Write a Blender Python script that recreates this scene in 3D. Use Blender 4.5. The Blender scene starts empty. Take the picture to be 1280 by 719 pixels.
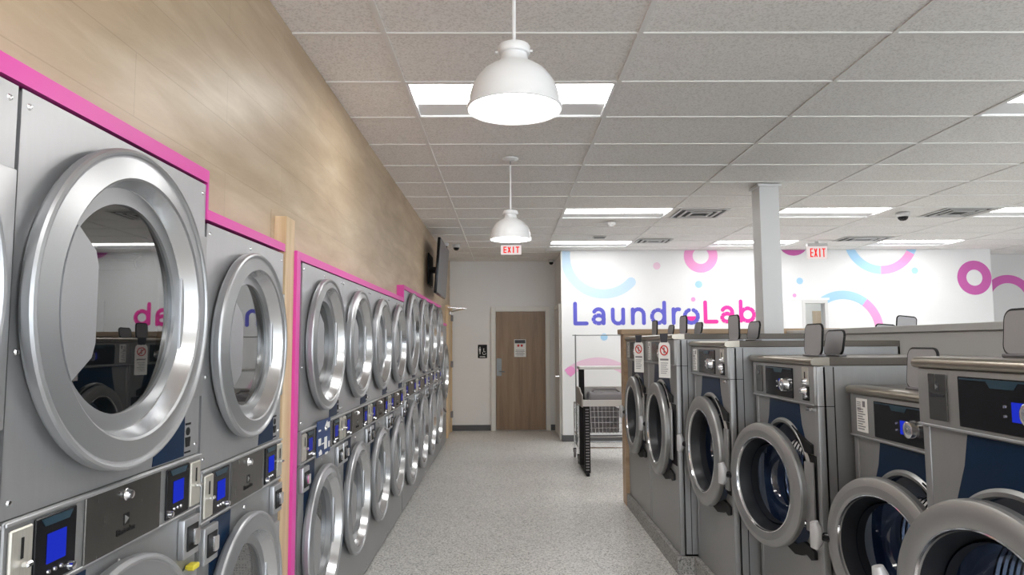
import bpy, bmesh, math, random
from mathutils import Matrix, Vector
random.seed(4)
PI = math.pi
scene = bpy.context.scene
C = scene.collection

# ------------------------------------------------------------------ camera, world, exposure
cam_data = bpy.data.cameras.new('camera')
cam_data.sensor_width = 36.0
cam_data.lens = 857.8 / 1280 * 36.0
cam_data.clip_start = 0.05
cam_data.clip_end = 100
cam = bpy.data.objects.new('camera', cam_data)
C.objects.link(cam)
PITCH, YAW, ROLL = 0.0809, 0.0087, -0.005
_f = Vector((math.sin(YAW) * math.cos(PITCH), math.cos(YAW) * math.cos(PITCH), math.sin(PITCH)))
_r = Vector((math.cos(YAW), -math.sin(YAW), 0))
_u = _r.cross(_f)
_r2 = math.cos(ROLL) * _r + math.sin(ROLL) * _u
_u2 = -math.sin(ROLL) * _r + math.cos(ROLL) * _u
_m = Matrix((( _r2.x, _u2.x, -_f.x, 0), (_r2.y, _u2.y, -_f.y, 0), (_r2.z, _u2.z, -_f.z, 1.54), (0, 0, 0, 1)))
cam.matrix_world = _m
scene.camera = cam

world = bpy.data.worlds.new('world')
scene.world = world
world.use_nodes = True
world.node_tree.nodes['Background'].inputs[0].default_value = (0.86, 0.93, 1.0, 1)
world.node_tree.nodes['Background'].inputs[1].default_value = 3.8
scene.view_settings.view_transform = 'Standard'
scene.view_settings.look = 'None'
scene.view_settings.gamma = 1.0
scene.view_settings.use_curve_mapping = False
scene.view_settings.exposure = 0.75
LAMP = 9.0          # brightness of the ceiling panels
PENDANT = 16.0       # brightness inside the pendant shades
scene.cycles.use_denoising = True
scene.cycles.max_bounces = 10
scene.cycles.glossy_bounces = 5
scene.cycles.diffuse_bounces = 8
scene.cycles.transparent_max_bounces = 12
scene.cycles.caustics_reflective = False
scene.cycles.caustics_refractive = False
scene.cycles.sample_clamp_indirect = 6.0

CE = 3.009          # ceiling height

# ------------------------------------------------------------------ materials
def new_mat(name):
    m = bpy.data.materials.new(name)
    m.use_nodes = True
    return m, m.node_tree, m.node_tree.nodes['Principled BSDF']

def plain(name, col, rough=0.5, metal=0.0, spec=0.5, coat=0.0):
    m, t, b = new_mat(name)
    b.inputs['Base Color'].default_value = (*col, 1)
    b.inputs['Roughness'].default_value = rough
    b.inputs['Metallic'].default_value = metal
    b.inputs['Specular IOR Level'].default_value = spec
    b.inputs['Coat Weight'].default_value = coat
    return m

def nd(t, kind, **kw):
    n = t.nodes.new(kind)
    for k, v in kw.items():
        setattr(n, k, v)
    return n

def coords(t, scale=(1, 1, 1), kind='Object'):
    tc = nd(t, 'ShaderNodeTexCoord')
    mp = nd(t, 'ShaderNodeMapping')
    mp.inputs['Scale'].default_value = scale
    t.links.new(tc.outputs[kind], mp.inputs[0])
    return mp.outputs[0]

def ramp(t, src, stops):
    r = nd(t, 'ShaderNodeValToRGB')
    el = r.color_ramp.elements
    while len(el) < len(stops):
        el.new(0.5)
    for e, (p, c) in zip(el, stops):
        e.position = p
        e.color = (*c, 1) if len(c) == 3 else c
    t.links.new(src, r.inputs[0])
    return r.outputs[0]

def steel(name, col, rough=0.32, metal=1.0, streak=(60, 60, 1.5), amount=0.08, bump=0.02):
    m, t, b = new_mat(name)
    v = coords(t, streak)
    n = nd(t, 'ShaderNodeTexNoise')
    n.inputs['Scale'].default_value = 6
    n.inputs['Detail'].default_value = 3
    t.links.new(v, n.inputs['Vector'])
    lo = tuple(c * (1 - amount) for c in col)
    hi = tuple(min(1, c * (1 + amount)) for c in col)
    t.links.new(ramp(t, n.outputs[0], [(0.3, lo), (0.7, hi)]), b.inputs['Base Color'])
    b.inputs['Metallic'].default_value = metal
    rr = nd(t, 'ShaderNodeMapRange')
    rr.inputs['To Min'].default_value = rough * 0.85
    rr.inputs['To Max'].default_value = rough * 1.2
    t.links.new(n.outputs[0], rr.inputs['Value'])
    t.links.new(rr.outputs[0], b.inputs['Roughness'])
    return m

def emit(name, col, s):
    m = bpy.data.materials.new(name)
    m.use_nodes = True
    t = m.node_tree
    t.nodes.remove(t.nodes['Principled BSDF'])
    e = nd(t, 'ShaderNodeEmission')
    e.inputs[0].default_value = (*col, 1)
    e.inputs[1].default_value = s
    t.links.new(e.outputs[0], t.nodes['Material Output'].inputs[0])
    return m

def glass(name, tint, ior=0.08, rough=0.01):
    # ior: reflectance seen square on
    m = bpy.data.materials.new(name)
    m.use_nodes = True
    t = m.node_tree
    t.nodes.remove(t.nodes['Principled BSDF'])
    geo = nd(t, 'ShaderNodeNewGeometry')
    dot = nd(t, 'ShaderNodeVectorMath', operation='DOT_PRODUCT')
    t.links.new(geo.outputs['Incoming'], dot.inputs[0]); t.links.new(geo.outputs['Normal'], dot.inputs[1])
    def mth(op, a, b=None, c=None):
        n = nd(t, 'ShaderNodeMath', operation=op)
        for k, q in enumerate((a, b, c)):
            if q is None: continue
            if isinstance(q, (int, float)): n.inputs[k].default_value = q
            else: t.links.new(q, n.inputs[k])
        return n
    ab = mth('ABSOLUTE', dot.outputs['Value'])
    om = mth('SUBTRACT', 1.0, ab.outputs[0])
    pw = mth('POWER', om.outputs[0], 5.0)
    fr = mth('MULTIPLY_ADD', pw.outputs[0], 1 - ior, ior)
    tr = nd(t, 'ShaderNodeBsdfTransparent'); tr.inputs[0].default_value = (*tint, 1)
    gl = nd(t, 'ShaderNodeBsdfGlossy'); gl.inputs['Roughness'].default_value = rough
    gl.inputs[0].default_value = (1, 1, 1, 1)
    mx = nd(t, 'ShaderNodeMixShader')
    t.links.new(fr.outputs[0], mx.inputs[0])
    t.links.new(tr.outputs[0], mx.inputs[1])
    t.links.new(gl.outputs[0], mx.inputs[2])
    t.links.new(mx.outputs[0], t.nodes['Material Output'].inputs[0])
    return m

def tile_mat():
    m, t, b = new_mat('ceiling_tile')
    v = coords(t)
    n = nd(t, 'ShaderNodeTexNoise'); n.inputs['Scale'].default_value = 95; n.inputs['Detail'].default_value = 3
    t.links.new(v, n.inputs['Vector'])
    vo = nd(t, 'ShaderNodeTexVoronoi'); vo.inputs['Scale'].default_value = 75
    t.links.new(v, vo.inputs['Vector'])
    c = ramp(t, n.outputs[0], [(0.36, (0.72, 0.705, 0.68)), (0.5, (0.87, 0.855, 0.83)), (0.68, (0.91, 0.90, 0.88))])
    d = ramp(t, vo.outputs['Distance'], [(0.08, (0.55, 0.55, 0.55)), (0.2, (1, 1, 1))])
    mx = nd(t, 'ShaderNodeMix', data_type='RGBA', blend_type='MULTIPLY')
    mx.inputs[0].default_value = 0.45
    t.links.new(c, mx.inputs[6]); t.links.new(d, mx.inputs[7])
    t.links.new(mx.outputs[2], b.inputs['Base Color'])
    b.inputs['Roughness'].default_value = 0.95
    return m

def wood_mat(name, dark, mid, light, along='y', plank=True, scale=1.0, contrast=1.0):
    m, t, b = new_mat(name)
    sc = {'y': (5, 0.9, 5), 'z': (9, 9, 0.7), 'x': (0.7, 9, 9)}[along]
    v = coords(t, tuple(s * scale for s in sc))
    n = nd(t, 'ShaderNodeTexNoise'); n.inputs['Scale'].default_value = 1.6; n.inputs['Detail'].default_value = 8
    n.inputs['Roughness'].default_value = 0.62; n.inputs['Distortion'].default_value = 0.35
    t.links.new(v, n.inputs['Vector'])
    c = ramp(t, n.outputs[0], [(0.30, dark), (0.5, mid), (0.70, light)])
    out = c
    if plank:
        v2 = coords(t, (1, 1, 1))
        sep = nd(t, 'ShaderNodeSeparateXYZ'); t.links.new(v2, sep.inputs[0])
        cmb = nd(t, 'ShaderNodeCombineXYZ')
        t.links.new(sep.outputs[1], cmb.inputs[0]); t.links.new(sep.outputs[2], cmb.inputs[1])
        br = nd(t, 'ShaderNodeTexBrick')
        br.inputs['Color1'].default_value = (1, 1, 1, 1); br.inputs['Color2'].default_value = (0.93, 0.93, 0.93, 1)
        br.inputs['Mortar'].default_value = (0.78, 0.76, 0.74, 1)
        br.inputs['Scale'].default_value = 1.0; br.inputs['Mortar Size'].default_value = 0.0018
        br.inputs['Brick Width'].default_value = 1.22; br.inputs['Row Height'].default_value = 0.18
        t.links.new(cmb.outputs[0], br.inputs['Vector'])
        mx = nd(t, 'ShaderNodeMix', data_type='RGBA', blend_type='MULTIPLY'); mx.inputs[0].default_value = 0.8
        t.links.new(c, mx.inputs[6]); t.links.new(br.outputs[0], mx.inputs[7])
        out = mx.outputs[2]
    t.links.new(out, b.inputs['Base Color'])
    b.inputs['Roughness'].default_value = 0.42
    b.inputs['Specular IOR Level'].default_value = 0.5
    return m

def floor_mat(name='flake_floor', tone=1.0, rough=0.38):
    m, t, b = new_mat(name)
    v = coords(t)
    vo = nd(t, 'ShaderNodeTexVoronoi'); vo.inputs['Scale'].default_value = 135
    t.links.new(v, vo.inputs['Vector'])
    sep = nd(t, 'ShaderNodeSeparateColor'); t.links.new(vo.outputs['Color'], sep.inputs[0])
    k = tone
    c = ramp(t, sep.outputs[0], [(0.0, (.24*k, .24*k, .235*k)), (0.10, (.46*k, .455*k, .44*k)), (0.28, (.66*k, .655*k, .63*k)), (0.60, (.76*k, .75*k, .73*k)), (0.88, (.88*k, .87*k, .85*k))])
    c.node.color_ramp.interpolation = 'CONSTANT'
    n = nd(t, 'ShaderNodeTexNoise'); n.inputs['Scale'].default_value = 1.6; n.inputs['Detail'].default_value = 4
    t.links.new(v, n.inputs['Vector'])
    d = ramp(t, n.outputs[0], [(0.3, (0.93, 0.93, 0.93)), (0.7, (1, 1, 1))])
    mx = nd(t, 'ShaderNodeMix', data_type='RGBA', blend_type='MULTIPLY'); mx.inputs[0].default_value = 1
    t.links.new(c, mx.inputs[6]); t.links.new(d, mx.inputs[7])
    t.links.new(mx.outputs[2], b.inputs['Base Color'])
    b.inputs['Roughness'].default_value = rough
    return m

def wall_mat(name, col):
    m, t, b = new_mat(name)
    v = coords(t)
    n = nd(t, 'ShaderNodeTexNoise'); n.inputs['Scale'].default_value = 2.0; n.inputs['Detail'].default_value = 5
    t.links.new(v, n.inputs['Vector'])
    t.links.new(ramp(t, n.outputs[0], [(0.3, tuple(c * .97 for c in col)), (0.7, col)]), b.inputs['Base Color'])
    n2 = nd(t, 'ShaderNodeTexNoise'); n2.inputs['Scale'].default_value = 260
    t.links.new(v, n2.inputs['Vector'])
    bp = nd(t, 'ShaderNodeBump'); bp.inputs['Strength'].default_value = 0.05; bp.inputs['Distance'].default_value = 0.002
    t.links.new(n2.outputs[0], bp.inputs['Height']); t.links.new(bp.outputs[0], b.inputs['Normal'])
    b.inputs['Roughness'].default_value = 0.6
    return m

def drum_mat(name, base, hole):
    m, t, b = new_mat(name)
    v = coords(t)
    vo = nd(t, 'ShaderNodeTexVoronoi'); vo.inputs['Scale'].default_value = 85; vo.inputs['Randomness'].default_value = 0.25
    t.links.new(v, vo.inputs['Vector'])
    t.links.new(ramp(t, vo.outputs['Distance'], [(0.28, hole), (0.38, base)]), b.inputs['Base Color'])
    b.inputs['Metallic'].default_value = 0.6
    b.inputs['Roughness'].default_value = 0.4
    return m

M = dict(
    tile=tile_mat(), tbar=plain('ceiling_bar_paint', (0.80, 0.79, 0.77), 0.5),
    wood=wood_mat('oak_wall_boards', (0.44, 0.325, 0.205), (0.53, 0.41, 0.275), (0.63, 0.515, 0.37)),
    oak=wood_mat('oak_strip', (0.52, 0.36, 0.19), (0.68, 0.50, 0.30), (0.78, 0.62, 0.42), along='z', plank=False),
    capwood=wood_mat('partition_wood', (0.36, 0.24, 0.14), (0.48, 0.335, 0.21), (0.56, 0.41, 0.27), along='x', plank=False),
    doorwood=wood_mat('door_veneer', (0.20, 0.125, 0.07), (0.27, 0.175, 0.10), (0.32, 0.215, 0.13), along='z', plank=False, scale=0.8),
    floor=floor_mat(), plinth=floor_mat('concrete_plinth', 0.55, 0.6),
    white=wall_mat('white_wall', (0.86, 0.87, 0.88)), grey=wall_mat('grey_wall', (0.72, 0.72, 0.72)),
    wallback=wall_mat('back_wall_paint', (0.84, 0.83, 0.82)),
    concrete=plain('pale_concrete', (0.62, 0.61, 0.59), 0.8),
    reflector=plain('lamp_reflector', (0.80, 0.81, 0.82), 0.45),
    base=plain('baseboard_rubber', (0.10, 0.10, 0.105), 0.5),
    frame=plain('door_frame_paint', (0.80, 0.79, 0.75), 0.45),
    pink=plain('pink_paint', (0.75, 0.07, 0.40), 0.4),
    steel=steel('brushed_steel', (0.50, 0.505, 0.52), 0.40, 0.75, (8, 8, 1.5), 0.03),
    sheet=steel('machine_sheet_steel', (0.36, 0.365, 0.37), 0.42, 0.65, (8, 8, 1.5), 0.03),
    sheet2=steel('washer_front_steel', (0.355, 0.357, 0.355), 0.42, 0.60, (8, 8, 1.5), 0.03),
    ring=plain('cast_door_ring', (0.44, 0.45, 0.465), 0.38, 0.78),
    ring2=plain('washer_door_ring', (0.36, 0.362, 0.36), 0.38, 0.7),
    inner=plain('polished_bevel', (0.62, 0.63, 0.645), 0.22, 0.95),
    top=steel('steel_worktop', (0.36, 0.325, 0.275), 0.30, 0.95, (2, 60, 60), 0.06),
    grip=plain('handle_grey', (0.58, 0.58, 0.59), 0.38, 0.2),
    topreflect=steel('worktop_dark_reflection', (0.115, 0.10, 0.085), 0.4, 0.6, (2, 60, 60), 0.06),  # worktop steel darkened to paint in the dark surroundings it mirrors
    darkplate=steel('dark_satin_plate', (0.15, 0.147, 0.14), 0.25, 0.85, (8, 8, 1.5), 0.04),
    chrome=plain('chrome', (0.8, 0.8, 0.82), 0.12, 1.0),
    black=plain('black_plastic', (0.008, 0.008, 0.010), 0.22, 0, 0.3), gasket=plain('door_gasket', (0.02, 0.022, 0.027), 0.35, 0, 0.35),
    matt=plain('matt_black', (0.010, 0.010, 0.011), 0.6, 0, 0.3),
    navy=plain('navy_panel', (0.003, 0.019, 0.055), 0.35, 0, 0.2),
    teal=plain('glossy_menu_shape', (0.02, 0.05, 0.075), 0.3),
    coin=steel('coin_plate', (0.62, 0.60, 0.54), 0.35, 0.6),
    lcd=emit('blue_screen', (0.03, 0.06, 1.0), 0.3),
    lcd_dim=emit('dim_blue_screen', (0.06, 0.07, 0.5), 0.35),
    light=emit('lamp_diffuser', (1.0, 0.985, 0.96), LAMP),
    bulb=emit('pendant_glow', (1.0, 0.97, 0.93), PENDANT),
    exit=emit('exit_red', (1.0, 0.02, 0.02), 0.6),
    exitface=emit('exit_face', (1.0, 0.88, 0.86), 0.5),
    paint=plain('white_enamel', (0.82, 0.83, 0.84), 0.3),
    trim=plain('white_trim', (0.72, 0.72, 0.72), 0.4),
    plastic=plain('white_plastic', (0.75, 0.75, 0.75), 0.4),
    greyplas=plain('grey_plastic', (0.22, 0.21, 0.225), 0.45),
    lid=plain('soap_lid_plastic', (0.38, 0.375, 0.385), 0.5),
    dglass=glass('tinted_dryer_glass', (0.42, 0.47, 0.50), 0.19),
    wglass=glass('washer_glass', (0.42, 0.50, 0.64), 0.06), clear=glass('clear_pane', (0.93, 0.95, 0.95), 0.07),
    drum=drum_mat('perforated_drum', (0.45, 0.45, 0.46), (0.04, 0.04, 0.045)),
    drumshade=plain('shaded_drum', (0.10, 0.115, 0.12), 0.45, 0.5),  # upper drums: the shade inside is put into a darker colour
    wdrum=steel('washer_drum_steel', (0.35, 0.36, 0.38), 0.25, 1.0),
    seal=plain('blue_black_seal', (0.01, 0.03, 0.075), 0.3),
    paper=plain('paper', (0.85, 0.85, 0.83), 0.6),
    ink=plain('ink', (0.05, 0.05, 0.06), 0.6),
    redink=plain('red_ink', (0.6, 0.03, 0.03), 0.6),
    post=plain('column_paint', (0.74, 0.75, 0.75), 0.4), duct=plain('partition_paint', (0.74, 0.74, 0.73), 0.4, 0.2),
    vent=plain('vent_paint', (0.6, 0.6, 0.6), 0.5),
    darkvent=plain('vent_slot', (0.07, 0.07, 0.07), 0.8),
    screen=plain('tv_screen', (0.16, 0.16, 0.17), 0.35, 0, 0.5),  # grey base paints in the reflection of the room
    lblue=plain('mural_light_blue', (0.40, 0.66, 0.90), 0.6),
    pblue=plain('mural_pale_blue', (0.55, 0.72, 0.88), 0.6),
    ppink=plain('mural_pale_pink', (0.86, 0.62, 0.76), 0.6),
    mpink=plain('mural_pink', (0.90, 0.36, 0.68), 0.6),
    magenta=plain('mural_magenta', (0.62, 0.13, 0.45), 0.6),
    lblue2=plain('letter_violet_blue', (0.12, 0.12, 0.62), 0.6),
    lpink=plain('letter_pink', (0.90, 0.035, 0.38), 0.6),
    shelf=plain('laminate_grey', (0.68, 0.68, 0.68), 0.4), plate=plain('push_plate_metal', (0.22, 0.23, 0.23), 0.4, 0.5), bracketp=plain('bracket_paint', (0.36, 0.34, 0.32), 0.45),
    yellow=plain('yellow_tab', (0.7, 0.6, 0.05), 0.5),
    green=plain('green_sheet', (0.1, 0.35, 0.3), 0.6),
)

# ------------------------------------------------------------------ mesh helpers
class MB:
    def __init__(self):
        self.bm = bmesh.new()
    def box(self, x0, y0, z0, x1, y1, z1, bev=0.0, seg=1):
        m = Matrix.Translation(((x0 + x1) / 2, (y0 + y1) / 2, (z0 + z1) / 2)) @ Matrix.Diagonal((x1 - x0, y1 - y0, z1 - z0, 1))
        r = bmesh.ops.create_cube(self.bm, size=1, matrix=m)
        if bev > 0:
            es = list({e for v in r['verts'] for e in v.link_edges})
            bmesh.ops.bevel(self.bm, geom=es, offset=bev, segments=seg, affect='EDGES', profile=0.5)
        return self
    def obox(self, mat4, sx, sy, sz, bev=0.0):
        r = bmesh.ops.create_cube(self.bm, size=1, matrix=mat4 @ Matrix.Diagonal((sx, sy, sz, 1)))
        if bev > 0:
            es = list({e for v in r['verts'] for e in v.link_edges})
            bmesh.ops.bevel(self.bm, geom=es, offset=bev, segments=2, affect='EDGES')
        return self
    def lathe(self, prof, m=Matrix(), segs=48, a0=0.0, a1=2 * PI):
        """prof: (radius, height) pairs spun round the local Z axis, then placed by m"""
        full = abs(a1 - a0 - 2 * PI) < 1e-6
        n = segs if full else segs + 1
        rings = []
        for r, h in prof:
            if r < 1e-6:
                rings.append([self.bm.verts.new(m @ Vector((0, 0, h)))])
            else:
                rings.append([self.bm.verts.new(m @ Vector((r * math.cos(a0 + (a1 - a0) * i / segs), r * math.sin(a0 + (a1 - a0) * i / segs), h))) for i in range(n)])
        for A, B in zip(rings, rings[1:]):
            cnt = segs
            for i in range(cnt):
                j = (i + 1) % n if full else i + 1
                if len(A) == 1 and len(B) == 1:
                    continue
                if len(A) == 1:
                    self.bm.faces.new((A[0], B[j], B[i]))
                elif len(B) == 1:
                    self.bm.faces.new((A[i], A[j], B[0]))
                else:
                    self.bm.faces.new((A[i], A[j], B[j], B[i]))
        return self
    def prism(self, pts, m, d):
        """flat outline pts (u, v) in the local XY plane of m, raised by d along local Z"""
        a = [self.bm.verts.new(m @ Vector((u, v, 0))) for u, v in pts]
        b = [self.bm.verts.new(m @ Vector((u, v, d))) for u, v in pts]
        n = len(pts)
        try:
            self.bm.faces.new(a[::-1]); self.bm.faces.new(b)
        except ValueError:
            pass
        for i in range(n):
            self.bm.faces.new((a[i], a[(i + 1) % n], b[(i + 1) % n], b[i]))
        return self
    def tube(self, pts, r, segs=10, cap=True):
        pts = [Vector(p) for p in pts]
        rings = []
        prev = None
        for i, p in enumerate(pts):
            d = (pts[min(i + 1, len(pts) - 1)] - pts[max(i - 1, 0)]).normalized()
            if prev is None:
                a = Vector((0, 0, 1)) if abs(d.z) < 0.9 else Vector((1, 0, 0))
                s = d.cross(a).normalized()
            else:
                s = (prev - d * prev.dot(d)).normalized()
            prev = s
            t = d.cross(s)
            rr = r[i] if isinstance(r, (list, tuple)) else r
            rings.append([self.bm.verts.new(p + rr * (math.cos(2 * PI * k / segs) * s + math.sin(2 * PI * k / segs) * t)) for k in range(segs)])
        for A, B in zip(rings, rings[1:]):
            for k in range(segs):
                self.bm.faces.new((A[k], A[(k + 1) % segs], B[(k + 1) % segs], B[k]))
        if cap:
            self.bm.faces.new(rings[0][::-1]); self.bm.faces.new(rings[-1])
        return self
    def holed(self, x0, x1, z0, z1, cx, cz, r, y, depth, segs=64):
        """rectangle in the XZ plane at y with a round hole, and a short sleeve going in by depth"""
        angs = sorted(set([2 * PI * i / segs for i in range(segs)] + [math.atan2(z - cz, x - cx) % (2 * PI) for x in (x0, x1) for z in (z0, z1)]))
        inn, out, dp = [], [], []
        for a in angs:
            c, s = math.cos(a), math.sin(a)
            tx = ((x1 - cx) / c if c > 1e-9 else (x0 - cx) / c if c < -1e-9 else 1e9)
            tz = ((z1 - cz) / s if s > 1e-9 else (z0 - cz) / s if s < -1e-9 else 1e9)
            tt = min(tx, tz)
            inn.append(self.bm.verts.new((cx + r * c, y, cz + r * s)))
            out.append(self.bm.verts.new((cx + tt * c, y, cz + tt * s)))
            dp.append(self.bm.verts.new((cx + r * c, y + depth, cz + r * s)))
        n = len(angs)
        for i in range(n):
            j = (i + 1) % n
            self.bm.faces.new((inn[i], out[i], out[j], inn[j]))
            self.bm.faces.new((inn[i], inn[j], dp[j], dp[i]))
        return self
    def build(self, name, mat, parent=None, smooth=True, loc=None, angle=35):
        bmesh.ops.recalc_face_normals(self.bm, faces=self.bm.faces)
        me = bpy.data.meshes.new(name)
        self.bm.to_mesh(me)
        self.bm.free()
        if smooth:
            me.polygons.foreach_set('use_smooth', [True] * len(me.polygons))
            me.set_sharp_from_angle(angle=math.radians(angle))
        me.materials.append(M[mat] if isinstance(mat, str) else mat)
        o = bpy.data.objects.new(name, me)
        C.objects.link(o)
        if parent: o.parent = parent
        if loc: o.location = loc
        return o

def tag(o, label, cat, group=None):
    o['label'] = label; o['category'] = cat
    if group: o['group'] = group
    return o

def struct(o):
    o['kind'] = 'structure'
    return o

def thing(name, label, cat, loc=(0, 0, 0), rz=0.0, group=None):
    o = bpy.data.objects.new(name, None)
    o.empty_display_size = 0.1
    C.objects.link(o)
    o.location = loc; o.rotation_euler = (0, 0, rz)
    return tag(o, label, cat, group)

def yfront(cx, y, cz):
    """local Z of the shape points out of a machine's front (towards -Y); local X stays X, local Y is up"""
    return Matrix.Translation((cx, y, cz)) @ Matrix(((1, 0, 0, 0), (0, 0, -1, 0), (0, 1, 0, 0), (0, 0, 0, 1)))

def rrect(w, h, r, n=4):
    out = []
    for (sx, sy, a) in ((1, 1, 0), (-1, 1, PI / 2), (-1, -1, PI), (1, -1, 1.5 * PI)):
        for i in range(n + 1):
            t = a + i * PI / 2 / n
            out.append((sx * (w / 2 - r) + r * math.cos(t), sy * (h / 2 - r) + r * math.sin(t)))
    return out

def arc_pts(cx, cz, r, a0, a1, n=24):
    return [(cx + r * math.cos(a0 + (a1 - a0) * i / n), cz + r * math.sin(a0 + (a1 - a0) * i / n)) for i in range(n + 1)]

# ------------------------------------------------------------------ room shell
XL, XR, YF, YB, YM = -1.01, 9.4, -4.6, 12.3, 10.88
struct(MB().box(-2.3, YF, -0.1, XR, 12.5, 0.0).build('floor', 'floor', smooth=False))

# ceiling: tiles of 4 x 2 ft resting on bars, open where a light panel sits
TX0, TY0, TW, TD = -0.574, 3.165, 1.2192, 0.6096
lights = [(0, 1, 'rectangular ceiling light panel behind the big pendant lamp'),
          (3, 1, 'ceiling light panel cut by the frame edge, over the washers'),
          (1, 7, 'ceiling light panel beside the white smoke detector'),
          (3, 7, 'ceiling light panel just past the white column'),
          (5, 7, 'ceiling light panel past the dark camera dome, cut by the frame edge'),
          (1, 11, 'slim ceiling light panel above the pale blue painted ring'),
          (3, 11, 'slim ceiling light panel above the small pink painted ring'),
          (5, 11, 'slim ceiling light panel past the hanging exit sign'),
          (0, -5, 'ceiling light panel above the first dryers'), (3, -5, 'ceiling light panel above the washer row end'),
          (6, -5, 'ceiling light panel at the street end'), (1, -10, 'ceiling light panel by the entrance'), (4, -10, 'second ceiling light panel by the entrance'),
          (6, 3, 'ceiling light panel by the side wall')]
light_cells = {(i, j) for i, j, _ in lights}
mb = MB()
bars = MB()
ni0, ni1 = -1, 8
nj0, nj1 = -13, 15
for i in range(ni0, ni1 + 1):
    for j in range(nj0, nj1 + 1):
        if (i, j) in light_cells: continue
        x0, x1 = max(TX0 + i * TW, XL - .02), min(TX0 + (i + 1) * TW, XR)
        y0, y1 = max(TY0 + j * TD, YF), min(TY0 + (j + 1) * TD, 12.5)
        if x1 - x0 < .01 or y1 - y0 < .01: continue
        mb.box(x0, y0, CE + 0.006, x1, y1, CE + 0.03)
mb.box(-2.3, YF, CE + 0.006, XL - .02, 12.5, CE + 0.03)
struct(mb.build('ceiling', 'tile', smooth=False))
for i in range(0, ni1 + 1):
    x = TX0 + i * TW
    bars.box(x - .012, YF, CE - .002, x + .012, 12.3, CE + .0055)
for j in range(nj0 + 1, nj1 + 1):
    y = TY0 + j * TD
    bars.box(XL, y - .012, CE - .0015, XR, y + .012, CE + .0057)
struct(bars.build('trim_1', 'tbar', smooth=False))

# wood wall with openings for the dryers
openings = [(0.43, 2.158, 2.052), (2.158, 2.925, 1.935), (3.185, 6.365, 1.925), (6.365, 9.985, 2.045), (9.985, 10.93, 1.815)]
w = MB()
w.box(-1.13, YF, 2.12, XL, 12.3, CE + .004)
def wfull(y0, y1): w.box(-1.13, y0, 0, XL, y1, 2.12)
wfull(YF, 0.43); wfull(2.93, 3.185); wfull(10.93, 12.3)
for a, b, h in openings:
    w.box(-1.13, a, h, XL, b, 2.12)
struct(w.build('wall_left', 'wood', smooth=False))
struct(MB().box(-2.35, YF, 0, -2.3, 12.5, CE).build('wall_light_stop', 'grey', smooth=False))  # unseen wall added to keep light from leaking in behind the dryers
struct(MB().box(-1.02, 2.975, 0, -0.958, 3.094, 2.1, .002).build('trim_2', 'oak'))
# pink painted borders round the dryer banks
p = MB()
p.box(XL, YF, 2.052, -0.945, 2.16, 2.092); p.box(XL, 2.16, 1.935, -0.945, 2.925, 1.968)
p.box(XL, 2.155, 1.935, -0.946, 2.165, 2.0915)
struct(p.build('trim_3', 'pink', smooth=False))
p = MB()
p.box(XL, 3.095, 0, -0.945, 3.15, 1.925); p.box(XL, 3.095, 1.925, -0.945, 6.365, 1.963)
p.box(XL, 6.335, 1.963, -0.946, 6.365, 2.045)
p.box(XL, 6.335, 2.045, -0.945, 9.985, 2.083); p.box(XL, 9.957, 1.815, -0.946, 9.985, 2.045); p.box(XL, 9.985, 1.815, -0.945, 10.95, 1.85)
struct(p.build('trim_4', 'pink', smooth=False))

# walls behind: end of the aisle, mural wall and its recess
struct(MB().box(-1.13, YB, 0, 0.94, YB + .12, CE + .004).build('wall_back', 'wallback', smooth=False))
mw = MB()
WX0, WX1, WZ1 = 4.76, 5.07, 2.15      # narrow opening in the mural wall
mw.box(0.885, YM, 0, WX0, YM + .12, CE + .004); mw.box(WX1, YM, 0, 7.78, YM + .12, CE + .004)
mw.box(WX0, YM, WZ1, WX1, YM + .12, CE + .004); mw.box(WX0, YM, 0, WX1, YM + .12, 0.95)
mw.box(7.66, YM + .12, 0, 7.78, 11.56, CE + .004)
struct(mw.build('wall_mural', 'white', smooth=False))
struct(MB().box(0.885, YM + .12, 0, 1.0, YB, CE + .004).build('wall_corridor', 'grey', smooth=False))
struct(MB().box(7.6, 11.56, 0, XR, 11.68, CE + .004).build('wall_recess', 'grey', smooth=False))
struct(MB().box(XR, YF, 0, XR + .1, 12.5, CE + .03).build('wall_right', 'white', smooth=False))
wf = MB().box(-2.35, YF - .1, 0, -.9, YF, CE + .03).box(-.9, YF - .1, 0, XR + .1, YF, .25).box(-.9, YF - .1, 2.75, XR + .1, YF, CE + .03)
for x in (.8, 2.5, 4.2, 5.9, 7.6, 9.3): wf.box(x, YF - .1, .25, x + .08, YF, 2.75)
struct(wf.build('wall_front', 'white', smooth=False))
struct(MB().box(-8, YF - 12, -.12, 16, YF - .1, -.02).build('pavement_bounce', 'concrete', smooth=False))  # unseen ground, made pale and wide to bounce daylight onto the ceiling
struct(MB().box(-1.0, YB - .012, 0, -0.28, YB, 0.1).box(0.77, YB - .012, 0, 0.885, YB, 0.1).build('baseboard_back', 'base', smooth=False))
struct(MB().box(0.885, YM - .012, 0, 7.78, YM, 0.1).box(0.873, YM - .012, 0, 0.885, 11.0, 0.1).build('baseboard_mural', 'base', smooth=False))
struct(MB().box(0.875, YM - .006, 0.1, 0.893, YM + .02, CE).build('trim_5', 'frame', smooth=False))
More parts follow.
